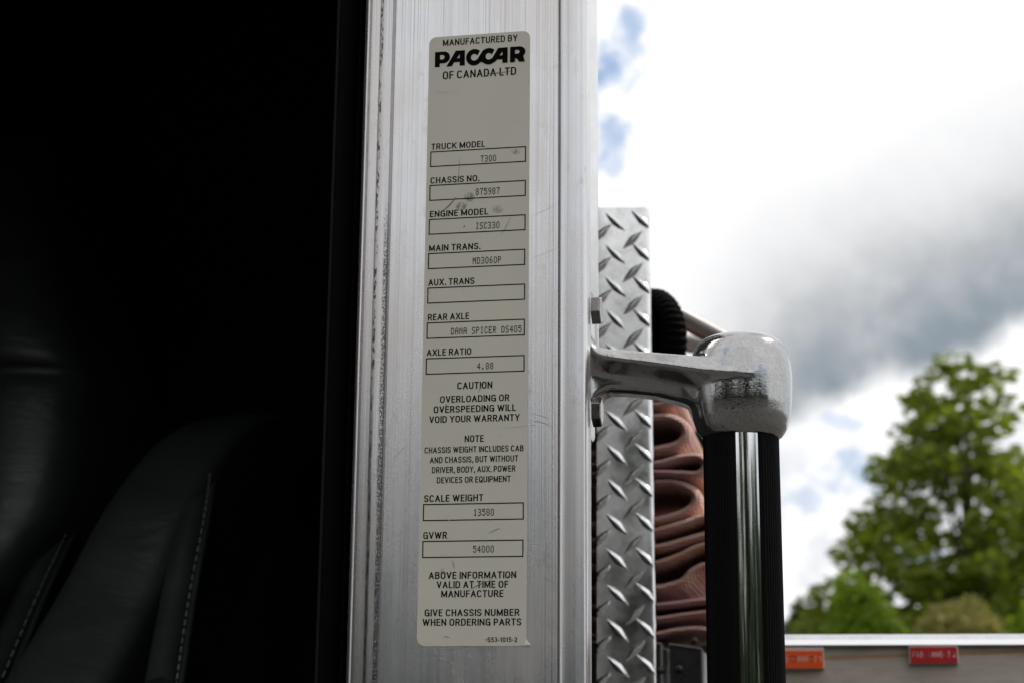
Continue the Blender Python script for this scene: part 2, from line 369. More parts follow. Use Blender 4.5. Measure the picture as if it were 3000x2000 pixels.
# ------------------------------------------------------------------ cab seat (dark, left)
seat = thing('cab_seat', 'black vinyl cab seat with stitched piping in the dark cab', 'seat', tuple(at(300, 1600, .42)*1.0))
def pad(rows, Y, bulge, name, depth=.16, n=18):
    s = MB(); rr = []
    for (py, l, r, dy) in [tuple(q) for q in catmull(rows, 6)]:
        A = at(l, py, Y); B = at(r, py, Y); ring = []
        for k in range(n+1):
            q = math.pi*(1-k/n); cx = math.copysign(abs(math.cos(q))**.55, math.cos(q)); sy = abs(math.sin(q))**.75
            ring.append(((A.x+B.x)/2+(B.x-A.x)/2*cx, Y+dy-bulge*sy, (A.z+B.z)/2))
        ring += [(B.x, Y+dy+depth, B.z), (A.x, Y+dy+depth, A.z)]
        rr.append(ring)
    return s.loft(rr).build(name, VINYL, seat, smooth=60)
pad([(330, -420, 60, .10), (440, -500, 105, .05), (800, -560, 165, .02), (1060, -560, 245, 0), (1120, -560, 262, .01), (1200, -560, 265, .0), (1500, -560, 245, -.02), (1700, -560, 150, -.05), (2100, -560, -40, -.16)], .52, .055, 'backrest')
pad([(1060, 480, 610, .30), (1100, 452, 636, .20), (1180, 425, 646, .11), (1300, 392, 640, .045), (1500, 332, 610, -.005), (1750, 275, 565, -.05), (2000, 232, 530, -.11), (2200, 195, 500, -.17)], .44, .030, 'side_bolster')
def seam(pts, Y, name, rad, mat, dash=None):
    P = [at(a, b, Y+dy) for a, b, dy in [tuple(q) for q in catmull(pts, 10)]]
    if dash is None:
        MB().tube(P, rad, 8).build(name, mat, seat, smooth=60)
    else:
        s = MB()
        for i in range(0, len(P)-1):
            c = P[i].lerp(P[i+1], .12); d = P[i].lerp(P[i+1], .75); s.tube([c, d], rad, 6)
        s.build(name, mat, seat, smooth=60)
seam([(640, 1270, .08), (634, 1340, .035), (612, 1500, -.020), (566, 1760, -.072), (528, 2020, -.135)], .44, 'piping', .0026, VINYL)
seam([(626, 1290, .06), (620, 1350, .015), (600, 1500, -.034), (552, 1760, -.085), (514, 2020, -.148)], .44, 'stitching', .0008, STITCH, 1)
seam([(596, 1330, .085), (588, 1400, .035), (570, 1500, -.014), (516, 1760, -.070), (470, 2020, -.135)], .44, 'edge_roll', .0125, VINYL)
seam([(250, 1500, .03), (150, 1700, -.06), (30, 1990, -.135)], .52, 'piping', .0028, VINYL)
seam([(226, 1500, .02), (128, 1700, -.08), (4, 1990, -.155)], .52, 'stitching', .0008, STITCH, 1)
seam([(200, 1500, .01), (90, 1740, -.05), (-40, 2020, -.14)], .52, 'edge_roll', .012, VINYL)

# ------------------------------------------------------------------ data label
K = 2.936
lab = thing('data_label', 'tall off-white chassis data label printed in black on the brushed aluminium post', 'label', tuple(at(1400, 1000, 0)))
def zp(oy, x, y): return 1000+x/K, oy+y/K
TL, TR, BL, BR = at(1258, 111.5, 0), at(1553.5, 91.5, 0), at(1221.4, 1891, 0), at(1542.2, 1891, 0)
lx0, lx1 = (TL.x+BL.x)/2, (TR.x+BR.x)/2; lz0, lz1 = (BL.z+BR.z)/2, (TL.z+TR.z)/2
def poly(pts, y0, y1, name, mat, parent):
    k = len(pts); s = MB().add([(x, y0, z) for x, z in pts]+[(x, y1, z) for x, z in pts], [tuple(range(k)), tuple(range(k, 2*k))[::-1]]+[(i, (i+1) % k, (i+1) % k+k, i+k) for i in range(k)])
    return s.build(name, mat, parent)
def rrect(x0, x1, z0, z1, r, n=8, sq=None):
    P = []
    for ci, (cx, cz, a0) in enumerate(((x1-r, z1-r, 0), (x0+r, z1-r, 90), (x0+r, z0+r, 180), (x1-r, z0+r, 270))):
        if ci == sq: P.append((x1 if a0 in (0, 270) else x0, z1 if a0 < 180 else z0)); continue
        P += [(cx+r*math.cos(R(a0+90*k/n)), cz+r*math.sin(R(a0+90*k/n))) for k in range(n+1)]
    return P
poly(rrect(lx0, lx1, lz0, lz1, .0042), -.00006, -.00034, 'label_film', LABEL, lab)
# lifted lower right corner
c0 = Vector((lx1-.0030, -.0004, lz0+.00005)); c1 = Vector((lx1-.00003, -.0004, lz0+.0034)); c2 = Vector((lx1+.0028, -.0022, lz0+.0002))
MB().add([c0, c1, c2, c0.lerp(c1, .5)+Vector((.0006, -.0006, -.0004))], [(0, 3, 2), (3, 1, 2)]).build('lifted_corner', LABEL, lab)
YP = -.00042
_deps = bpy.context.evaluated_depsgraph_get
def _arc(a0, a1, cx, cy, rx, ry, n=12, e=.84):
    o = []
    for k in range(n+1):
        q = R(a0+(a1-a0)*k/n); c, d = math.cos(q), math.sin(q)
        o.append((cx+rx*math.copysign(abs(c)**e, c), cy+ry*math.copysign(abs(d)**e, d)))
    return o
_S = _arc(25, 90, .5, .74, .5, .26, 6)+_arc(90, 200, .5, .74, .5, .26, 9)+[(.22, .56), (.78, .44)]+_arc(20, -90, .5, .26, .5, .26, 9)+_arc(-90, -155, .5, .26, .5, .26, 6)
GL = {'A': (.64, [[(0, 0), (.5, 1), (1, 0)], [(.17, .32), (.83, .32)]]),
 'B': (.56, [[(0, .54), (.55, .54)]+_arc(90, -90, .55, .27, .45, .27, 10)+[(0, 0), (0, 1), (.52, 1)]+_arc(90, -90, .52, .77, .42, .23, 10)]),
 'C': (.58, [_arc(35, 90, .5, .66, .5, .34, 6)+_arc(90, 180, .5, .66, .5, .34, 8)+_arc(180, 270, .5, .34, .5, .34, 8)+_arc(270, 325, .5, .34, .5, .34, 6)]),
 'D': (.58, [[(0, 0), (0, 1), (.45, 1)]+_arc(90, 0, .45, .62, .55, .38, 8)+_arc(0, -90, .45, .38, .55, .38, 8)+[(0, 0)]]),
 'E': (.48, [[(1, 1), (0, 1), (0, 0), (1, 0)], [(0, .53), (.9, .53)]]), 'F': (.47, [[(1, 1), (0, 1), (0, 0)], [(0, .51), (.88, .51)]]),
 'G': (.60, [_arc(35, 90, .5, .66, .5, .34, 6)+_arc(90, 180, .5, .66, .5, .34, 8)+_arc(180, 270, .5, .34, .5, .34, 8)+_arc(270, 340, .5, .34, .5, .34, 6)+[(1, .48), (.58, .48)], [(1, .48), (1, 0)]]),
 'H': (.58, [[(0, 0), (0, 1)], [(1, 0), (1, 1)], [(0, .52), (1, .52)]]), 'I': (.13, [[(.5, 0), (.5, 1)]]), 'K': (.60, [[(0, 0), (0, 1)], [(1, 1), (0, .38)], [(.32, .58), (1, 0)]]),
 'L': (.46, [[(0, 1), (0, 0), (1, 0)]]), 'M': (.74, [[(0, 0), (0, 1), (.5, .08), (1, 1), (1, 0)]]), 'N': (.60, [[(0, 0), (0, 1), (1, 0), (1, 1)]]),
 'O': (.60, [_arc(0, 90, .5, .64, .5, .36, 8)+_arc(90, 180, .5, .64, .5, .36, 8)+_arc(180, 270, .5, .36, .5, .36, 8)+_arc(270, 360, .5, .36, .5, .36, 8)+[(1, .64)]]),
 'P': (.54, [[(0, 0), (0, 1), (.55, 1)]+_arc(90, -90, .55, .72, .45, .28, 12)+[(0, .44)]]),
 'Q': (.60, [_arc(0, 90, .5, .64, .5, .36, 8)+_arc(90, 180, .5, .64, .5, .36, 8)+_arc(180, 270, .5, .36, .5, .36, 8)+_arc(270, 360, .5, .36, .5, .36, 8)+[(1, .64)], [(.58, .24), (1, -.04)]]),
 'R': (.57, [[(0, 0), (0, 1), (.55, 1)]+_arc(90, -90, .55, .74, .42, .26, 12)+[(0, .48)], [(.55, .48), (1, 0)]]), 'S': (.55, [_S]),
 'T': (.54, [[(0, 1), (1, 1)], [(.5, 1), (.5, 0)]]), 'U': (.58, [[(0, 1), (0, .34)]+_arc(180, 360, .5, .34, .5, .34, 14)+[(1, 1)]]),
 'V': (.60, [[(0, 1), (.5, 0), (1, 1)]]), 'W': (.88, [[(0, 1), (.26, 0), (.5, .96), (.74, 0), (1, 1)]]), 'X': (.60, [[(0, 0), (1, 1)], [(0, 1), (1, 0)]]), 'Y': (.60, [[(0, 1), (.5, .46), (1, 1)], [(.5, .46), (.5, 0)]]),
 '.': (.13, [[(.5, -.02), (.5, .07)]]), ',': (.13, [[(.6, .07), (.2, -.18)]]), '-': (.30, [[(0, .38), (1, .38)]]), '\u2022': (.22, [[(.1, .42), (.9, .42)], [(.1, .52), (.9, .52)]]),
 '0': (.50, [_arc(0, 90, .5, .64, .5, .36, 8)+_arc(90, 180, .5, .64, .5, .36, 8)+_arc(180, 270, .5, .36, .5, .36, 8)+_arc(270, 360, .5, .36, .5, .36, 8)+[(1, .64)]]),
 '1': (.36, [[(.1, .78), (.75, 1), (.75, 0)]]), '2': (.50, [_arc(160, 0, .5, .72, .5, .28, 12)+[(.85, .5), (0, 0), (1, 0)]]),
 '3': (.50, [_arc(150, -80, .5, .75, .46, .25, 12)+_arc(80, -150, .5, .26, .5, .26, 12)]), '5': (.50, [[(.92, 1), (.12, 1), (.05, .52)]+_arc(125, -150, .48, .31, .52, .31, 14)])}
def text_mesh(s, name, weight=.125, gap=.15):
    mb = MB(); x0 = 0; h = weight/2
    for ch in s:
        if ch == ' ': x0 += .26; continue
        wd, st = GL[ch]
        for pl in st:
            P = [(x0+h+p[0]*max(wd-weight, 0), h+p[1]*(1-weight)) for p in pl]
            for i in range(len(P)-1):
                (ax, ay), (bx, by) = P[i], P[i+1]; dx, dy = bx-ax, by-ay; l = math.hypot(dx, dy)
                if l < 1e-6: continue
                nx, ny = -dy/l*h, dx/l*h; ex, ey = dx/l*h, dy/l*h
                a_, b_ = (0, 0), (0, 0)
                if i == 0: a_ = (ex, ey)
                if i == len(P)-2: b_ = (ex, ey)
                mb.add([(ax-a_[0]-nx, ay-a_[1]-ny, 0), (bx+b_[0]-nx, by+b_[1]-ny, 0), (bx+b_[0]+nx, by+b_[1]+ny, 0), (ax-a_[0]+nx, ay-a_[1]+ny, 0)], [(0, 1, 2, 3)])
                if i: mb.add([(ax+h*math.cos(math.pi*k/4), ay+h*math.sin(math.pi*k/4), 0) for k in range(8)], [tuple(range(8))])
        x0 += wd+gap
    return mb.mesh(name)
CAPH = 1.0
def fit(me, x0, x1, z0, h, y, nm, mat, parent, capH=None):
    co = np.empty(len(me.vertices)*3); me.vertices.foreach_get('co', co); co = co.reshape(-1, 3)
    a, b = co[:, 0].min(), co[:, 0].max(); H = capH if capH else co[:, 1].max()
    new = np.stack([x0+(co[:, 0]-a)/(b-a)*(x1-x0), np.full(len(co), y), z0+co[:, 1]/H*h], 1)
    me.vertices.foreach_set('co', new.ravel()); me.update()
    o = bpy.data.objects.new(nm, me); COL.objects.link(o); me.materials.clear(); me.materials.append(mat); place(o, parent); return o
def line(oy, s, l, r, cap, weight=.155):
    A = at(*zp(oy, *l), 0); B = at(*zp(oy, *r), 0); C = at(*zp(oy, l[0], l[1]-cap), 0)
    fit(text_mesh(s, 'printed_line', weight, .12), A.x, B.x, (A.z+B.z)/2, C.z-A.z, YP, 'printed_line', INK, lab, CAPH)
F5 = {'0': '01110 10001 10001 10001 10001 10001 01110', '1': '00100 01100 00100 00100 00100 00100 01110', '3': '11110 00001 00001 01110 00001 00001 11110',
 '4': '00010 00110 01010 10010 11111 00010 00010', '5': '11111 10000 11110 00001 00001 10001 01110', '6': '00110 01000 10000 11110 10001 10001 01110',
 '7': '11111 00001 00010 00100 00100 00100 00100', '8': '01110 10001 10001 01110 10001 10001 01110', '9': '01110 10001 10001 01111 00001 00010 01100',
 'T': '11111 00100 00100 00100 00100 00100 00100', 'I': '01110 00100 00100 00100 00100 00100 01110', 'S': '01111 10000 10000 01110 00001 00001 11110',
 'C': '01110 10001 10000 10000 10000 10001 01110', 'M': '10001 11011 10101 10101 10001 10001 10001', 'D': '11110 10001 10001 10001 10001 10001 11110',
 'P': '11110 10001 10001 11110 10000 10000 10000', 'A': '01110 10001 10001 11111 10001 10001 10001', 'N': '10001 11001 10101 10011 10001 10001 10001',
 'E': '11111 10000 10000 11110 10000 10000 11111', 'R': '11110 10001 10001 11110 10100 10010 10001', '.': '00000 00000 00000 00000 00000 01100 01100', ' ': '00000 '*7}
def typed(oy, s, l, r, cap):
    A = at(*zp(oy, *l), 0); B = at(*zp(oy, *r), 0); C = at(*zp(oy, l[0], l[1]-cap), 0)
    H = C.z-A.z; z0 = (A.z+B.z)/2; W = B.x-A.x; cell = W/(len(s)*7-2); row = H/7; mb = MB()
    for i, ch in enumerate(s):
        for j, bits in enumerate(F5[ch].split()):
            for k, bt in enumerate(bits):
                if bt == '1':
                    x = A.x+(i*7+k)*cell; z = z0+(6-j)*row; e = cell*.1
                    mb.add([(x-e, YP, z-e), (x+cell+e, YP, z-e), (x+cell+e, YP, z+row*.94), (x-e, YP, z+row*.94)], [(0, 1, 2, 3)])
    mb.build('typed_value', TYPED, lab)
def field(oy, tl, tr, bl, br):
    P = [at(*zp(oy, *q), 0) for q in (tl, tr, bl, br)]
    x0, x1 = (P[0].x+P[2].x)/2, (P[1].x+P[3].x)/2; z1, z0 = (P[0].z+P[1].z)/2, (P[2].z+P[3].z)/2; t = .00058
    o = [(x0, z0), (x1, z0), (x1, z1), (x0, z1)]; i = [(x0+t, z0+t), (x1-t, z0+t), (x1-t, z1-t), (x0+t, z1-t)]
    MB().add([(x, YP, z) for x, z in o+i], [(k, (k+1) % 4, (k+1) % 4+4, k+4) for k in range(4)]).build('field_box', INK, lab)
field(0, (767, 1307), (1590, 1262), (765, 1442), (1590, 1395)); field(500, (760, 128), (1588, 83), (758, 265), (1588, 220))
field(500, (755, 420), (1586, 378), (752, 555), (1586, 515)); field(500, (748, 712), (1583, 675), (746, 850), (1583, 815))
field(500, (742, 1010), (1582, 972), (740, 1147), (1582, 1112)); field(500, (737, 1308), (1580, 1275), (733, 1448), (1580, 1418))
field(1000, (729, 145), (1578, 114), (726, 285), (1577, 258)); field(1000, (705, 1395), (1571, 1380), (702, 1543), (1570, 1528))
field(1466, (699, 345), (1568, 331), (697, 492), (1567, 481))
for a in ((0, 'MANUFACTURED BY', (875, 400), (1518, 360), 56), (0, 'OF CANADA LTD', (873, 688), (1505, 648), 68), (0, 'TRUCK MODEL', (775, 1292), (1237, 1268), 52),
  (500, 'CHASSIS NO.', (768, 115), (1188, 95), 54), (500, 'ENGINE MODEL', (762, 403), (1265, 382), 54), (500, 'MAIN TRANS.', (755, 697), (1198, 680), 55),
  (500, 'AUX. TRANS', (748, 993), (1147, 977), 56), (500, 'REAR AXLE', (745, 1292), (1100, 1280), 56), (1000, 'AXLE RATIO', (735, 125), (1120, 113), 57),
  (1000, 'CAUTION', (998, 410), (1300, 402), 60), (1000, 'OVERLOADING OR', (850, 527), (1448, 510), 58), (1000, 'OVERSPEEDING WILL', (795, 613), (1503, 597), 58),
  (1000, 'VOID YOUR WARRANTY', (757, 698), (1537, 682), 58), (1000, 'NOTE', (1062, 863), (1225, 862), 58), (1000, 'CHASSIS WEIGHT INCLUDES CAB', (717, 960), (1568, 942), 52),
  (1000, 'AND CHASSIS, BUT WITHOUT', (762, 1045), (1522, 1030), 53), (1000, 'DRIVER, BODY, AUX. POWER', (780, 1130), (1500, 1117), 53), (1000, 'DEVICES OR EQUIPMENT', (822, 1217), (1458, 1205), 53),
  (1000, 'SCALE WEIGHT', (712, 1378), (1222, 1370), 59), (1466, 'GVWR', (706, 328), (912, 325), 60), (1466, 'ABOVE INFORMATION', (752, 670), (1505, 667), 60),
  (1466, 'VALID AT TIME OF', (820, 750), (1437, 748), 60), (1466, 'MANUFACTURE', (860, 830), (1395, 826), 60), (1466, 'GIVE CHASSIS NUMBER', (717, 993), (1535, 988), 60),
  (1466, 'WHEN ORDERING PARTS', (698, 1075), (1550, 1070), 60), (1466, '\u2022S53-1015-2', (1243, 1215), (1513, 1213), 42)): line(*a)
for a in ((0, 'T300', (1200, 1395), (1332, 1390), 55), (500, '875987', (1157, 213), (1362, 205), 58), (500, 'ISC330', (1157, 505), (1360, 497), 56), (500, 'MD3060P', (1132, 805), (1375, 797), 57),
  (500, 'DANA SPICER DS405', (945, 1410), (1550, 1392), 58), (1000, '4.88', (1170, 240), (1307, 237), 58), (1000, '13580', (1140, 1497), (1313, 1493), 60), (1466, '54000', (1135, 445), (1312, 443), 60)): typed(*a)
# maker's logo: heavy letters, slanted A legs, two linked C shapes
def logo():
    A = at(*zp(0, 805, 583), 0); B = at(*zp(0, 1580, 535), 0); C = at(*zp(0, 805, 452), 0)
    u = (B.x-A.x)/775; z0 = (A.z+B.z)/2; vv = (C.z-A.z)/130
    def letter(loops):
        cu = bpy.data.curves.new('logo_letter', 'CURVE'); cu.dimensions = '2D'; cu.fill_mode = 'BOTH'
        for pts in loops:
            sp = cu.splines.new('POLY'); sp.points.add(len(pts)-1); sp.use_cyclic_u = True
            for p, (x, y) in zip(sp.points, pts): p.co = (x, y, 0, 1)
        o = bpy.data.objects.new('logo_letter', cu); COL.objects.link(o); bpy.context.view_layer.update()
        me = bpy.data.meshes.new_from_object(o.evaluated_get(_deps())); bpy.data.objects.remove(o); bpy.data.curves.remove(cu)
        for v in me.vertices: x, y = v.co.x, v.co.y; v.co = (A.x+x*u, YP-.00002*letter.i, z0+y*vv)
        letter.i += 1
        me.name = 'logo_letter'; me.materials.clear(); me.materials.append(INK)
        o = bpy.data.objects.new('logo_letter', me); COL.objects.link(o); place(o, lab)
    letter.i = 0
    def arc(cx, cy, rx, ry, a0, a1, n=14): return [(cx+rx*math.cos(R(a0+(a1-a0)*k/n)), cy+ry*math.sin(R(a0+(a1-a0)*k/n))) for k in range(n+1)]
    letter([[(0, 0), (43, 0), (43, 30), (72, 30)]+arc(78, 80, 53, 50, -90, 90)+[(0, 130)], [(45, 64), (45, 101), (66, 101)]+arc(68, 82.5, 15, 18.5, 90, -90)[1:-1]+[(66, 64)]])
    letter([[(100, 0), (180, 130), (260, 130), (260, 0), (215, 0), (215, 32), (168, 32), (149, 0)], [(192, 66), (215, 66), (215, 98)]])
    for cx in (341, 466):
        letter([arc(cx, 64, 71, 70, 47, 322, 30)+arc(cx, 64, 28.5, 27.5, 322, 27, 24)])
    letter([[(352, 36.5), (367, 44), (412, 115), (432, 127), (440, 60), (438, 20), (418, 14), (398, 20), (370, 4)]])
    letter([[(478, 37), (494, 43), (544.5, 129), (628, 130), (628, 0), (583, 0), (583, 31), (537, 31), (522, 15), (490, -1)], [(559, 65), (583, 65), (583, 97)]])
    letter([[(648, 0), (648, 130), (724, 130)]+arc(728, 85, 51, 45, 90, -50)+[(775, 0), (727, 0), (706, 30), (691, 30), (691, 0)], [(691, 70), (712, 70)]+arc(714, 86, 15, 16, -90, 90)+[(691, 102)]])
logo()
# scuffs and scratches on the post
SCR_D = plain('dark_scratch', (.12, .12, .12), .6, .3, nscale=900, namp=.4); SCR_L = plain('bright_scratch', (.85, .85, .85), .25, 1, nscale=900)
def scratches(lst, mat, name, Y=-.00012, parent=None):
    lst = [q[:4]+(q[4]*.5, q[5]) for q in lst]
    for (x0, y0, x1, y1, wd, sag) in lst:
        s = MB()
        P = [at(x0+(x1-x0)*t, y0+(y1-y0)*t+sag*math.sin(math.pi*t), Y) for t in np.linspace(0, 1, 7)]
        for i in range(6):
            d = (P[i+1]-P[i]).normalized(); nn = Vector((-d.z, 0, d.x)); wa = wd*math.sin(math.pi*(i+.15)/6.3)**.5; wb = wd*math.sin(math.pi*(i+1.15)/6.3)**.5
            s.add([P[i]-nn*wa, P[i+1]-nn*wb, P[i+1]+nn*wb, P[i]+nn*wa], [(0, 1, 2, 3)])
        s.build(name, mat, parent or cab)
scratches([(1555, 1231, 1622, 1251, .00022, -4), (1553, 1207, 1610, 1226, .00012, 0), (1555, 1245, 1570, 1243, .0002, 0), (1144, 1349, 1190, 1305, .00014, 0), (1590, 1690, 1635, 1712, .0001, 0), (1210, 411, 1214, 424, .00015, 0),
  (1554, 760, 1632, 728, .00010, 0), (1180, 1900, 1260, 1935, .0001, 0), (1557, 635, 1630, 600, .0001, 0)], SCR_D, 'scratch')
scratches([(1640, 1876, 1680, 1928, .0001, 0), (1600, 1890, 1632, 1904, .00012, 0), (1560, 1660, 1690, 1643, .0001, 0), (1605, 1660, 1640, 1700, .0001, 0), (1250, 1880, 1300, 1935, .0001, 0), (1230, 1930, 1310, 1925, .0001, 0),
  (1280, 1945, 1380, 1990, .00008, 0), (1542, 1810, 1690, 1860, .00010, 0), (1640, 1200, 1690, 1215, .0001, 0)], SCR_L, 'scratch')

SCR_S = plain('label_scuff', (.16, .15, .13), .7, nscale=900, namp=.5, spec=.1); SCR_W = plain('label_abrasion', (.62, .60, .52), .6, nscale=900, spec=.1)
scratches([(1337, 577, 1296, 618, .0006, 4), (1378, 1725, 1443, 1697, .0005, -3), (1347, 460, 1342, 540, .0002, 0), (1362, 660, 1358, 668, .0005, 0), (1497, 636, 1466, 690, .0002, 3),
  (1418, 215, 1500, 208, .0004, 3), (1402, 1148, 1412, 1120, .0003, 0), (1430, 1560, 1465, 1545, .0003, 0), (1325, 1640, 1332, 1665, .0003, 0), (1480, 1692, 1515, 1672, .0003, 0), (1300, 1862, 1318, 1866, .0003, 0), (1305, 1182, 1311, 1190, .0004, 0)], SCR_S, 'scuff', -.00050, lab)
scratches([(1475, 1252, 1545, 1245, .0003, 0), (1460, 1275, 1472, 1274, .0003, 0), (1300, 1500, 1322, 1530, .0003, 2), (1525, 752, 1534, 763, .0004, 0), (1515, 325, 1538, 398, .0002, 0), (1270, 270, 1330, 268, .0002, 2)], SCR_W, 'scuff', -.00050, lab)

# ------------------------------------------------------------------ grab handle
YH = .052
hc = at(2170, 1130, YH); S = (hc-CAM).dot(_d)/FPX        # metres per photo pixel at the handle
hd = thing('grab_handle', 'cast aluminium grab handle with black ribbed grip bolted to the door post', 'grab handle', tuple(hc))
def P3(p, q, w=0.0): v = at(p, q, YH); return Vector((v.x, YH+w, v.z))
def bracket():
    s = MB()
    ax = at(2170, 1130, YH)
    knob = [(1290, 100), (1284, 116), (1262, 131), (1230, 141), (1190, 147), (1150, 149), (1110, 150), (1070, 147), (1040, 141), (1015, 130), (998, 114), (987, 92), (980, 62), (977, 30), (976, 0)]
    s.lathe([(r*S, (1130-y)*S) for y, r in knob], ax, seg=56)
    # arm: sections across X; top chamfer, ridge, undercut front face
    def sec(p, yt, yr, yb, wr, wt, wb, wbk):
        return [P3(p, yt, wbk), P3(p, yt, wt), P3(p, yr-6, wr+.0012), P3(p, yr, wr), P3(p, yr+10, wr+.0010), P3(p, (yr*.5+yb*.5), wr*.55+wb*.45+.0035), P3(p, yb-8, wb), P3(p, yb, wb+.003), P3(p, yb, wbk)]
    a = [sec(1737, 1000, 1019, 1200, -0.0160, -0.0118, -0.0100, 0.0120), sec(1746, 1016, 1033, 1186, -0.0160, -0.0118, -0.0100, 0.0110), sec(1760, 1029, 1050, 1166, -0.0160, -0.0118, -0.0090, 0.0100),
         sec(1785, 1034, 1058, 1154, -0.0160, -0.0118, -0.0080, 0.0090), sec(1850, 1040, 1068, 1156, -0.0170, -0.0128, -0.0080, 0.0090), sec(1930, 1048, 1080, 1165, -0.0190, -0.0148, -0.0080, 0.0100),
         sec(2000, 1058, 1094, 1184, -0.0230, -0.0188, -0.0100, 0.0120), sec(2070, 1068, 1107, 1215, -.0260, -.0215, -.0165, .0140), sec(2140, 1078, 1116, 1225, -.0290, -.0250, -.0215, .0120), sec(2200, 1086, 1120, 1225, -.0284, -.0245, -.0215, .0120), sec(2262, 1096, 1124, 1200, -.0214, -.0180, -.0160, .0100), sec(2300, 1106, 1128, 1180, -.0110, -.0090, -.0080, .0060)]
    s.loft(a)
    # pad against the post
    pad_ = [(1736, 1292), (1737, 1250), (1739, 1190)]
    s.loft([[P3(p, y, w) for (y, w) in ((850, .004), (856, -.012), (880, -.018), (1270, -.020), (1288, -.014), (1294, .004), (1280, .012), (860, .012))] for p in (1727, 1735.5)])
    o = s.build('bracket', CAST, hd)
    rm = o.modifiers.new('remesh', 'REMESH'); rm.mode = 'VOXEL'; rm.voxel_size = .0009
    sm = o.modifiers.new('smooth', 'SMOOTH'); sm.factor = .6; sm.iterations = 12
    bpy.context.view_layer.update()
    me = bpy.data.meshes.new_from_object(o.evaluated_get(_deps())); o.modifiers.clear(); o.data = me; me.name = 'bracket'
    for p in me.polygons: p.use_smooth = True
bracket()
def grip():
    ax = at(2170, 1262, YH); r = 110*S; seg = 144; zb_ = 1.25-ax.z; z1 = (1262-1240)*S
    ang0 = math.atan2(CAM.y-ax.y, CAM.x-ax.x)
    face = ang0+R(9)                       # bright strip faces the camera, slightly to its right
    def ring(z, sel):
        out = []
        for i in range(seg):
            q = 2*math.pi*i/seg; dd = (q-face+math.pi) % (2*math.pi)-math.pi
            rr = r
            if abs(dd) < R(21): rr = r*.945
            else: rr = r*(1.0 if i % 2 else .978)
            out.append((ax.x+rr*math.cos(q), ax.y+rr*math.sin(q), ax.z+z))
        return out
    MB().loft([ring(zb_, 0), ring(z1, 0)]).build('grip', GRIP, hd, smooth=20)
    rings = []
    for z in (zb_, z1):
        rr = []
        for k in range(15):
            q = face+R(-19.5+39*k/14); e = r*(.992 if 0 < k < 14 else .95)
            rr.append((ax.x+e*math.cos(q), ax.y+e*math.sin(q), ax.z+z))
        for k in range(14, -1, -1):
            q = face+R(-19.5+39*k/14); rr.append((ax.x+r*.90*math.cos(q), ax.y+r*.90*math.sin(q), ax.z+z))
        rings.append(rr)
    t = NT('polished_strip'); st = t.noise(t.co((1100, 1100, 2)), 1, 3); sp = t.smooth(t.noise(t.co((900, 900, 900)), 1, 3), .74, .80)
    t.set(color=t.mix(t.m('MULTIPLY', sp, .5), (.80, .81, .80), (.3, .3, .3)), metal=1.0, rough=t.smooth(sp, 0, 1, .07, .3), normal=t.bump(st, .06, .0003))
    MB().loft(rings).build('metal_strip', t.mat, hd, smooth=30)
grip()
def bolt(p, y0, y1, Yb, rot):
    c = at(p, (y0+y1)/2, Yb); rr = (y1-y0)/2*S*1.0; h = 27*S
    ang = [R(60*k+rot) for k in range(6)]
    rings = []
    for (x, q) in ((0, 1), (h*.86, 1), (h, .90)):
        rings.append([(c.x+x, c.y+rr*q*math.cos(a), c.z+rr*q*math.sin(a)) for a in ang])
    b = MB().loft(rings).build('bolt', BOLT, hd, bevel=.0003)
    MB().lathe([(rr*1.12, -.0012), (rr*1.12, 0.0003), (rr*.6, .0003)], (c.x, c.y, c.z), (1, 0, 0), 32).build('washer', BOLT, b, smooth=40)
bolt(1736, 866, 956, .034, 75); bolt(1737, 1162, 1250, .030, 95)

# ------------------------------------------------------------------ tread plate panel
YT = .44
tp = thing('tread_plate_panel', 'upright strip of diamond tread plate aluminium behind the grab handle', 'tread plate', tuple(at(1830, 1800, YT)))
def tx(p, y): return at(p, y, YT)
ys = [608, 900, 1300, 1700, 2300, 4200]
def pl(y): return 1749.5
def prr(y): return 1890+(y-608)*(1911-1890)/1392
s = MB(); rings = []
for y in ys:
    l, r = tx(pl(y), y), tx(prr(y), y); z = (l.z+r.z)/2
    ring = [(l.x, YT, z), (r.x, YT, z)]
    for k in range(1, 7):
        q = R(15*k); ring.append((r.x+.0035*math.sin(q), YT+.0035*(1-math.cos(q)), z-(0.0012*k/6 if y == 608 else 0)))
    ring += [(r.x+.0035, YT+.04, z-.003), (r.x+.0005, YT+.04, z-.003), (r.x+.0005, YT+.004, z), (l.x, YT+.003, z)]
    rings.append(ring)
s.loft(rings).build('plate', TREAD, tp, smooth=30)
def diamond_mesh():
    L_, W_, H_ = .0122, .0034, .0024
    s = MB(); vs = []; n = 12; ring0 = []; ring1 = []
    for k in range(n):
        q = 2*math.pi*k/n; x = math.cos(q); y = math.sin(q)
        lens = W_*(1-abs(x)**1.6); sg = 1 if y >= 0 else -1
        ring0.append((L_*x, -.0001 if False else 0, sg*lens)); ring1.append((L_*.72*x, -H_*.75, sg*lens*.62))
    ring2 = [(L_*.45*x/L_ if False else p[0]*.6, -H_, p[2]*.35) for p in ring1 for x in (1,)]
    return MB().loft([ring0, ring1, ring2]).mesh('raised_diamond', 50)
tp.rotation_euler.z = R(8)
DM = diamond_mesh(); DM.materials.append(TREAD)
def cut_diamond(ang, xcut, side):
    me = DM.copy(); me.transform(Matrix.Rotation(R(ang), 4, 'Y')); bm = bmesh.new(); bm.from_mesh(me)
    bmesh.ops.bisect_plane(bm, geom=bm.verts[:]+bm.edges[:]+bm.faces[:], plane_co=(xcut, 0, 0), plane_no=(side, 0, 0), clear_outer=True)
    bmesh.ops.holes_fill(bm, edges=[e for e in bm.edges if e.is_boundary], sides=0); bm.to_mesh(me); bm.free(); return me
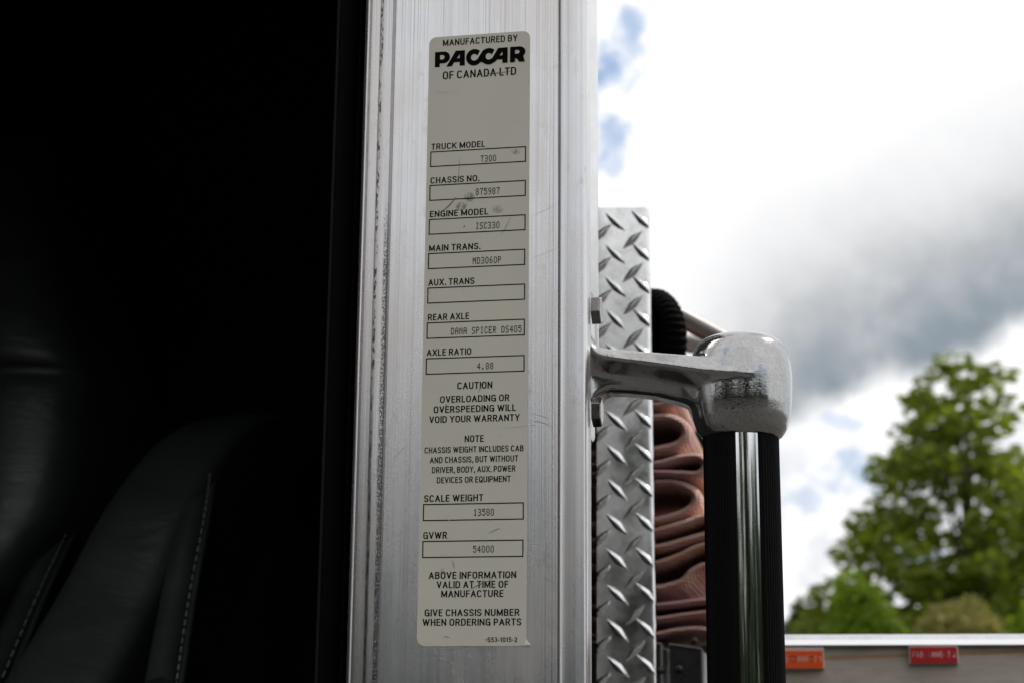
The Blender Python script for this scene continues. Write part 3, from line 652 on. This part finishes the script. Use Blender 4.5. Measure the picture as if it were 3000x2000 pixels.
_e = tx(1761.5, 1200)-tx(1749.7, 1200)
DML = cut_diamond(-45, -_e.x, -1); DMR = cut_diamond(45, .0052, 1)
def diamond(pxx, pyy, ang, me=None):
    c = tx(pxx, pyy); o = bpy.data.objects.new('raised_diamond', me or DM); COL.objects.link(o)
    o.parent = tp; o.location = (c.x-tp.location.x, YT-tp.location.y+.00005, c.z-tp.location.z); o.rotation_euler = (0, 0 if me else R(ang+random.uniform(-2.5, 2.5)), 0); k = random.uniform(.93, 1.05); o.scale = (1, k, 1) if me else (k, random.uniform(.85, 1.1), k)
pitch = 26.9e-3
base = tx(1800, 652)
def zpx(z, X):      # photo row of a height on the plate near column X
    lo, hi = 400.0, 2600.0
    for _ in range(40):
        md = (lo+hi)/2
        if tx(X, md).z > z: lo = md
        else: hi = md
    return (lo+hi)/2
for i in range(-1, 16):
    z = base.z-pitch*i
    y = zpx(z, 1800)
    if 640 < y < 2150: diamond(1803+(y-652)*.006, y, 45)
    z2 = z+pitch*.455; y = zpx(z2, 1850)
    if 615 < y < 2150:
        diamond(1853+(y-652)*.006, y, -45); diamond(1761.5, y-13, -45, DML) if y > 640 else None
    y = zpx(z, 1890)
    if 640 < y < 2150: diamond(1880+(y-652)*.013, y-4, 45, DMR)

# ------------------------------------------------------------------ folded fire hose
YF = .47
hose = thing('fire_hose', 'reddish brown woven fire hose folded in flat layers behind the handle', 'fire hose', tuple(at(1980, 1880, YF+.03)))
def ribbon(pts, th, wid=.17):
    P = catmull(pts, 9); P = [at(a, b, YF) for a, b in P]; s = MB(); rings = []; n = len(P)
    sc_ = (P[0]-CAM).dot(_d)/FPX
    jit = random.uniform(-.004, .004)
    for i, p in enumerate(P):
        t = (P[min(i+1, n-1)]-P[max(i-1, 0)]); t.y = 0; t.normalize(); nn = Vector((-t.z, 0, t.x)); ring = []
        for k in range(16):
            q = 2*math.pi*k/16; c, s_ = math.cos(q), math.sin(q)
            a = math.copysign(abs(c)**.8, c)*th*.5*sc_; b = math.copysign(abs(s_)**.22, s_)*wid/2
            ring.append(p+nn*a+Vector((0, wid/2+b+jit, 0)))
        rings.append(ring)
    s.loft(rings).build('hose_fold', HOSE, hose, smooth=60)
ribbon([(1690, 1190), (1860, 1186), (1935, 1184), (1972, 1160), (1950, 1128), (1860, 1118), (1690, 1114)], 36)
ribbon([(1690, 1236), (1900, 1222), (1958, 1221), (1998, 1240), (2008, 1270), (1986, 1298), (1930, 1314), (1840, 1326), (1690, 1332)], 38)
ribbon([(1690, 1362), (1850, 1364), (1930, 1356), (2000, 1338), (2048, 1337), (2066, 1360), (2044, 1386), (1985, 1386), (1900, 1384), (1690, 1392)], 30)
ribbon([(1690, 1428), (1880, 1414), (1965, 1410), (2024, 1432), (2037, 1462), (2010, 1494), (1945, 1517), (1860, 1530), (1690, 1540)], 37)
ribbon([(1690, 1590), (1850, 1574), (1920, 1557), (2000, 1534), (2062, 1513), (2120, 1507), (2150, 1535), (2120, 1556), (2062, 1568), (1990, 1588), (1920, 1605), (1800, 1615), (1690, 1618)], 35)
ribbon([(1690, 1660), (1850, 1660), (1920, 1652), (1990, 1628), (2050, 1600), (2120, 1590), (2160, 1620), (2120, 1645), (2065, 1656), (2030, 1672), (2000, 1702), (1960, 1716), (1920, 1723), (1800, 1726), (1690, 1722)], 33)
ribbon([(1690, 1778), (1850, 1776), (1920, 1773), (1990, 1766), (2062, 1757), (2130, 1760), (2148, 1778), (2125, 1790), (2062, 1794), (1990, 1803), (1920, 1813), (1800, 1816), (1690, 1812)], 26)
ribbon([(1690, 1862), (1850, 1862), (1920, 1858), (1985, 1846), (2040, 1842), (2090, 1848), (2140, 1852)], 28)

# ------------------------------------------------------------------ black handwheel and grey pipe
YW = .50
wc = at(1906, 1006, YW)
hw = thing('valve_handwheel', 'black toothed valve handwheel standing beside the tread plate', 'handwheel', tuple(wc))
SW = (wc-CAM).dot(_d)/FPX
axw = Vector((-.80, -.60, -.06)).normalized()
Rw = 158*SW
s = MB(); seg = 176; rings = []
aa = axw.orthogonal().normalized(); bb = axw.cross(aa)
for r_, h_ in ((.70, -.2), (.78, -.28), (.93, -.26), (1.0, -.12), (1.0, .12), (.93, .26), (.78, .28), (.70, .2)):
    rings.append([wc+axw*h_*.020/.28*.5+(aa*math.cos(2*math.pi*i/seg)+bb*math.sin(2*math.pi*i/seg))*Rw*(r_+(.018*(1 if (i//2) % 2 else -1) if r_ > .9 else 0)) for i in range(seg)])
rings.append(rings[0])
s.loft(rings, True, False).build('rim', RUBBER, hw, smooth=50)
MB().lathe([(.0, -.012), (.014, -.012), (.016, .01), (.010, .016), (0, .016)], wc, axw, 32).build('hub', RUBBER, hw, smooth=40)
for k in range(4):
    q = R(35+90*k); d = aa*math.cos(q)+bb*math.sin(q)
    MB().tube([wc+d*.008, wc+d*Rw*.82], [.007, .008], 10).build('spoke', RUBBER, hw, smooth=60)
MB().lathe([(Rw*.72, -.004), (Rw*.72, 0), (.001, 0)], wc-axw*.006, axw, 40).build('web', RUBBER, hw)
pipe = thing('metal_pipe', 'dull grey metal pipe slanting down behind the cast handle knob', 'pipe', tuple(at(2060, 985, .62)))
p0, p1 = at(1900, 880, .60), at(2240, 1062, .68)
MB().tube([p0, p0.lerp(p1, .5), p1], .0088, 24).build('tube', PIPE, pipe, smooth=60)
MB().tube([at(1930, 985, .64), at(2150, 1020, .70)], .0105, 20).build('lower_tube', plain('pale_grey_metal', (.55, .53, .51), .5, .5), pipe, smooth=60)

# ------------------------------------------------------------------ dark hose tray boxes at the bottom
YB2 = .462
tray = thing('hose_tray', 'black metal hose tray with worn bright edges under the folded hose', 'hose tray', tuple(at(2000, 2200, YB2)))
def trayb(l, r, ytl, ytr, dep, nm):
    A, B, C = at(l, ytl, YB2), at(r, ytr, YB2), at(l, 2500, YB2)
    s = MB().add([(A.x, YB2, A.z), (B.x, YB2, B.z), (B.x, YB2, C.z), (A.x, YB2, C.z), (A.x, YB2+dep, A.z), (B.x, YB2+dep, B.z), (B.x, YB2+dep, C.z), (A.x, YB2+dep, C.z)],
                 [(0, 1, 2, 3), (7, 6, 5, 4), (0, 4, 5, 1), (1, 5, 6, 2), (2, 6, 7, 3), (3, 7, 4, 0)])
    o = s.build(nm, DARKMETAL, tray, bevel=.0012)
    return A, B, C
for (l, r, a, b) in ((1700, 1938, 1880, 1886), (1960, 2056, 1887, 1901)):
    A, B, C = trayb(l, r, a, b, .09, 'tray_wall')
    MB().tube([A+Vector((0, -.0006, .0004)), B+Vector((0, -.0006, .0004)), ], .0008, 8).build('top_edge', PIPE, tray)
    MB().tube([B+Vector((0, -.0006, 0)), Vector((B.x, YB2-.0006, C.z))], .0013, 8).build('corner_edge', PIPE, tray)
_a, _b, _c = at(1560, 1100, .70), at(1990, 1100, .70), at(1990, 2600, .70)
MB().box(_a.x, _b.x, .70, .71, _c.z, at(1800, 1075, .70).z).build('added_backing', DARKTRIM, tray)  # dark sheet added so gaps in the hose stack read dark
for (p, q) in ((1936, 1962), (1990, 1958), (2034, 1876)):
    c = at(p, q, YB2-.001); MB().lathe([(.0032, 0), (.0028, .0014), (.0012, .0022), (0, .0023)], (c.x, c.y, c.z), (0, -1, 0), 20).build('rivet', DARKMETAL, tray, smooth=50)

# ------------------------------------------------------------------ panel with rail and name tags
YP2 = .52
pan = thing('pump_panel', 'brushed steel panel with bright top rail below the trees', 'panel', tuple(at(2700, 2300, YP2)))
l = at(2240, 1878, YP2); r = at(3500, 1868, YP2); zc = at(2650, 1873, YP2).z
SR = (at(2650, 1873, YP2)-CAM).dot(_d)/FPX
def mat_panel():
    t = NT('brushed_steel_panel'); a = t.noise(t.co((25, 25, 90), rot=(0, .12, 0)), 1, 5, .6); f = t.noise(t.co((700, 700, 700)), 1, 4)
    t.set(color=t.mix(t.smooth(a, .3, .7), (.50, .435, .365), (.64, .565, .485)), metal=.15, rough=.45, normal=t.bump(f, .10, .0004)); return t.mat  # brown tone painted in for the ground the steel would mirror
tilt = .0
def pz(dz): return YP2+.004+tilt*(-dz)
h = 23*SR; zt2 = zc-17*SR
MB().add([(l.x, pz(0), zt2), (r.x, pz(0), zt2), (r.x, pz(-.30), zt2-.30), (l.x, pz(-.30), zt2-.30), (l.x, pz(0)+.01, zt2), (r.x, pz(0)+.01, zt2), (r.x, pz(-.30)+.01, zt2-.30), (l.x, pz(-.30)+.01, zt2-.30)],
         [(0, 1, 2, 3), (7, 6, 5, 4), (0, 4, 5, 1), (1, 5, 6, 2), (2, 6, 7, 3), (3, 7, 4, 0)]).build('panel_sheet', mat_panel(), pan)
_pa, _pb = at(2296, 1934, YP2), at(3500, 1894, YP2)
MB().add([(_pa.x, YP2+.0036, _pa.z), (_pb.x, YP2+.0036, _pb.z), (_pb.x, YP2+.0036, _pb.z+.0026), (_pa.x, YP2+.0036, _pa.z+.0026)], [(0, 1, 2, 3)]).build('painted_reflection', plain('tan_painted_reflection', (.55, .34, .17), .5, nscale=200, namp=.25), pan)  # strip painted in for a yellow ground line mirrored by the panel
# rail: an upper flat facing the camera and a rounded lower lip tilted to the sky
zr0, zr1 = zc-17*SR, zc+17*SR
prf = [(YP2+.012, zr1), (YP2+.002, zr1), (YP2-.0005, zr1-.0006), (YP2-.0010, zc+1*SR), (YP2-.0045, zr0+5*SR), (YP2-.0050, zr0+2*SR), (YP2-.0042, zr0+.0001), (YP2+.012, zr0+.0001)]
MB().loft([[(x, y, z) for y, z in prf] for x in (l.x, r.x)]).build('top_rail', RAIL, pan, smooth=25)
MB().box(l.x-.25, r.x, .56, 2.4, .45, zt2-.30).build('lower_body', DARKMETAL, pan)
def name_tag(x0, x1, y0, y1, col, label, txt, tcol):
    Yt = YP2-.004
    A, B, C, D = at(x0, y0, Yt), at(x1, y0, Yt), at(x0, y1, Yt), at(x1, y1, Yt)
    xa, xb = (A.x+C.x)/2, (B.x+D.x)/2; z1, z0 = (A.z+B.z)/2, (C.z+D.z)/2
    o = thing('name_tag', label, 'name tag', ((xa+xb)/2, Yt, (z0+z1)/2), 'name tags on the steel panel')
    MB().box(xa-.0012, xb+.0010, Yt, YP2+.006, z0-.0004, z1+.0030).build('tag_base', plain('cream_plastic', (.66, .60, .54), .5), o, bevel=.0005)
    MB().box(xa, xb, Yt-.0012, Yt-.00005, z0, z1).build('tag_face', plain('tag_plastic', col, .4, namp=.04), o, bevel=.0003)
    fit(text_mesh(txt, 'lettering', .12, .22), xa+(xb-xa)*.05, xb-(xb-xa)*.04, z0+(z1-z0)*.36, (z1-z0)*.36, Yt-.00135, 'lettering', plain('tag_ink', tcol, .5), o, CAPH)
name_tag(2272, 2411, 1905, 1957, (.93, .105, .008), 'orange name tag partly hidden by the black grip', 'PRECONNECT 1', (.92, .60, .45))
name_tag(2667, 2804, 1894, 1941, (.50, .002, .008), 'dark red name tag hanging below the bright rail', 'PRECONNECT 2', (.92, .68, .68))

# ------------------------------------------------------------------ trees and shrubs
BARK = plain('bark', (.075, .058, .042), .9, nscale=6, namp=.4, bump=.4)
def foliage(name, clumps, per, size, mat, parent):
    allv = []
    for (c, rad) in clumps:
        n = int(per*(rad[0]*rad[2])**.9)
        d = rng.normal(size=(n, 3)); d /= np.linalg.norm(d, axis=1)[:, None]
        rr = rng.uniform(.25, 1.08, n)**.5
        p = np.array(c)+d*rr[:, None]*np.array(rad)
        s = size*rng.uniform(.6, 1.35, n)
        a = rng.normal(size=(n, 3)); a[:, 2] *= .45; a /= np.linalg.norm(a, axis=1)[:, None]
        nn = d*.6+rng.normal(size=(n, 3))*.7; b = np.cross(nn, a); b /= np.linalg.norm(b, axis=1)[:, None]
        q = np.stack([p-a*s[:, None], p-b*s[:, None]*.45, p+a*s[:, None], p+b*s[:, None]*.45], 1)
        allv.append(q)
    V = np.concatenate(allv).reshape(-1, 3); n = len(V)//4
    me = bpy.data.meshes.new(name); me.vertices.add(len(V)); me.vertices.foreach_set('co', V.ravel())
    me.loops.add(4*n); me.loops.foreach_set('vertex_index', np.arange(4*n)); me.polygons.add(n)
    me.polygons.foreach_set('loop_start', np.arange(n)*4); me.update(calc_edges=True); me.validate()
    o = bpy.data.objects.new(name, me); COL.objects.link(o); me.materials.append(mat); place(o, parent); return o
def tree(name, label, cat, px0, Y, outline, mat, nclump, rad, per, size, group, seed, ybase=None):
    """outline: rows (py, left px, right px) of the crown"""
    global rng
    rng = np.random.default_rng(seed); rnd = random.Random(seed)
    b = at(px0, 2181, Y); base = Vector((b.x, Y, 0)); sc_ = (b-CAM).dot(_d)/FPX
    o = thing(name, label, cat, tuple(base), group)
    rows = np.array(outline, float); cl = []
    ys_ = rows[:, 0]
    wts = (rows[:, 2]-rows[:, 1])
    def width(y): return np.interp(y, ys_, rows[:, 1]), np.interp(y, ys_, rows[:, 2])
    tries = 0
    while len(cl) < nclump and tries < 9000:
        tries += 1
        y = rnd.uniform(ys_[0], ys_[-1]); l_, r_ = width(y)
        if rnd.random() > (r_-l_)/wts.max(): continue
        rp = rad*rnd.uniform(.65, 1.25)
        hw_ = (r_-l_)/2*sc_; q = rnd.uniform(-1, 1); q = math.copysign(abs(q)**.75, q)
        p = at((l_+r_)/2, y, Y)
        x = p.x+q*max(hw_-rp*.8, .05); z = p.z-rp*.3
        dmax = max(hw_*math.sqrt(max(0, 1-q*q))-rp*.6, 0); yy = Y+rnd.uniform(-1, 1)*dmax
        if any((Vector((x, yy, z))-Vector(k[0])).length < (rp+k[1][0])*.42 for k in cl): continue
        cl.append(((x, yy, z), (rp, rp, rp*.72)))
    foliage('crown', cl, per, size, mat, o)
    top = at((rows[0, 1]+rows[0, 2])/2, rows[0, 0], Y)
    trunkp = [base, base.lerp(Vector((b.x, Y, top.z)), .3)+Vector((.1, 0, 0)), base.lerp(Vector((top.x, Y, top.z)), .65), base.lerp(Vector((top.x, Y, top.z)), .93)]
    H = top.z
    s = MB().tube(trunkp, [H*.022, H*.016, H*.009, H*.003], 12)
    for (c, rd) in cl[::2]:
        c = Vector(c); f = min(.88, max(.15, (c.z-.22*H)/H*.85)); a = trunkp[0].lerp(trunkp[-1], f); m_ = a.lerp(c, .5)+Vector((0, 0, .04*H*rnd.random()))
        s.tube([a, m_, c], [H*.006, H*.0035, H*.001], 6)
    s.build('trunk', BARK, o, smooth=60)
    return o
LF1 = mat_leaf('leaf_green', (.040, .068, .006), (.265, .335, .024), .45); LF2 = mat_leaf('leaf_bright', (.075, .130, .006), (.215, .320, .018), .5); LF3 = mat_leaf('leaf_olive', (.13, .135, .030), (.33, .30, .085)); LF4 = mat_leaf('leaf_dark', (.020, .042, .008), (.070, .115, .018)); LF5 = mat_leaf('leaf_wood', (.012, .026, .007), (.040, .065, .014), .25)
GR = 'trees beyond the truck'
tree('broadleaf_tree', 'tall broadleaf tree with pale sky showing through its loose crown', 'tree', 2830, 60,
     [(1052, 2725, 2945), (1085, 2665, 2990), (1150, 2605, 3010), (1270, 2550, 3030), (1380, 2515, 3080), (1500, 2455, 3120), (1620, 2395, 3160), (1740, 2340, 3180), (1900, 2290, 3190)], LF1, 118, 1.0, 105, .27, GR, 3)
tree('broadleaf_tree', 'dark tree at the far left of the foliage beside the black grip', 'tree', 2370, 68, [(1770, 2330, 2400), (1800, 2295, 2470), (1850, 2260, 2500), (1930, 2230, 2510)], LF4, 26, .85, 170, .24, GR, 4)
tree('broadleaf_tree', 'leafy tree cut by the right edge of the photograph', 'tree', 3080, 55, [(1330, 3000, 3120), (1420, 2960, 3200), (1600, 2925, 3230), (1800, 2900, 3250), (1900, 2890, 3250)], LF1, 42, .9, 130, .25, GR, 5)
tree('broadleaf_tree', 'dark tree glimpsed between the folded hose and the black grip', 'tree', 2040, 66, [(1110, 1990, 2110), (1200, 1950, 2170), (1400, 1930, 2180), (1700, 1900, 2190), (1900, 1900, 2190)], LF4, 60, 1.0, 260, .18, GR, 6)
SG = 'shrubs in front of the trees'
tree('leafy_shrub', 'bright yellow-green shrub in front of the tall tree', 'shrub', 2530, 48, [(1675, 2470, 2500), (1720, 2440, 2590), (1790, 2420, 2650), (1860, 2405, 2670), (1940, 2400, 2680)], LF2, 40, .55, 380, .15, SG, 8)
tree('leafy_shrub', 'rounded olive shrub above the red name tag', 'shrub', 2810, 44, [(1742, 2790, 2860), (1775, 2720, 2915), (1820, 2680, 2945), (1870, 2650, 2965), (1940, 2640, 2975)], LF3, 46, .48, 800, .09, SG, 9)
tree('leafy_shrub', 'small green shrub at the right edge above the rail', 'shrub', 3010, 46, [(1770, 2985, 3040), (1820, 2955, 3080), (1880, 2945, 3090), (1940, 2940, 3090)], LF2, 18, .5, 520, .11, SG, 10)

# unseen tree band added behind the camera to darken reflections in bare metal
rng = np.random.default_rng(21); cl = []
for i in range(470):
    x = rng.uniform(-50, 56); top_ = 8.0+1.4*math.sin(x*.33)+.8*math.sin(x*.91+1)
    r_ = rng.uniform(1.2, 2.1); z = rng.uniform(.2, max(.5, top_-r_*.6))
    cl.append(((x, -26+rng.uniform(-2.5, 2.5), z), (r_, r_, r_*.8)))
wd_ = foliage('added_woodland', cl, 34, .50, LF5, None); wd_['kind'] = 'stuff'
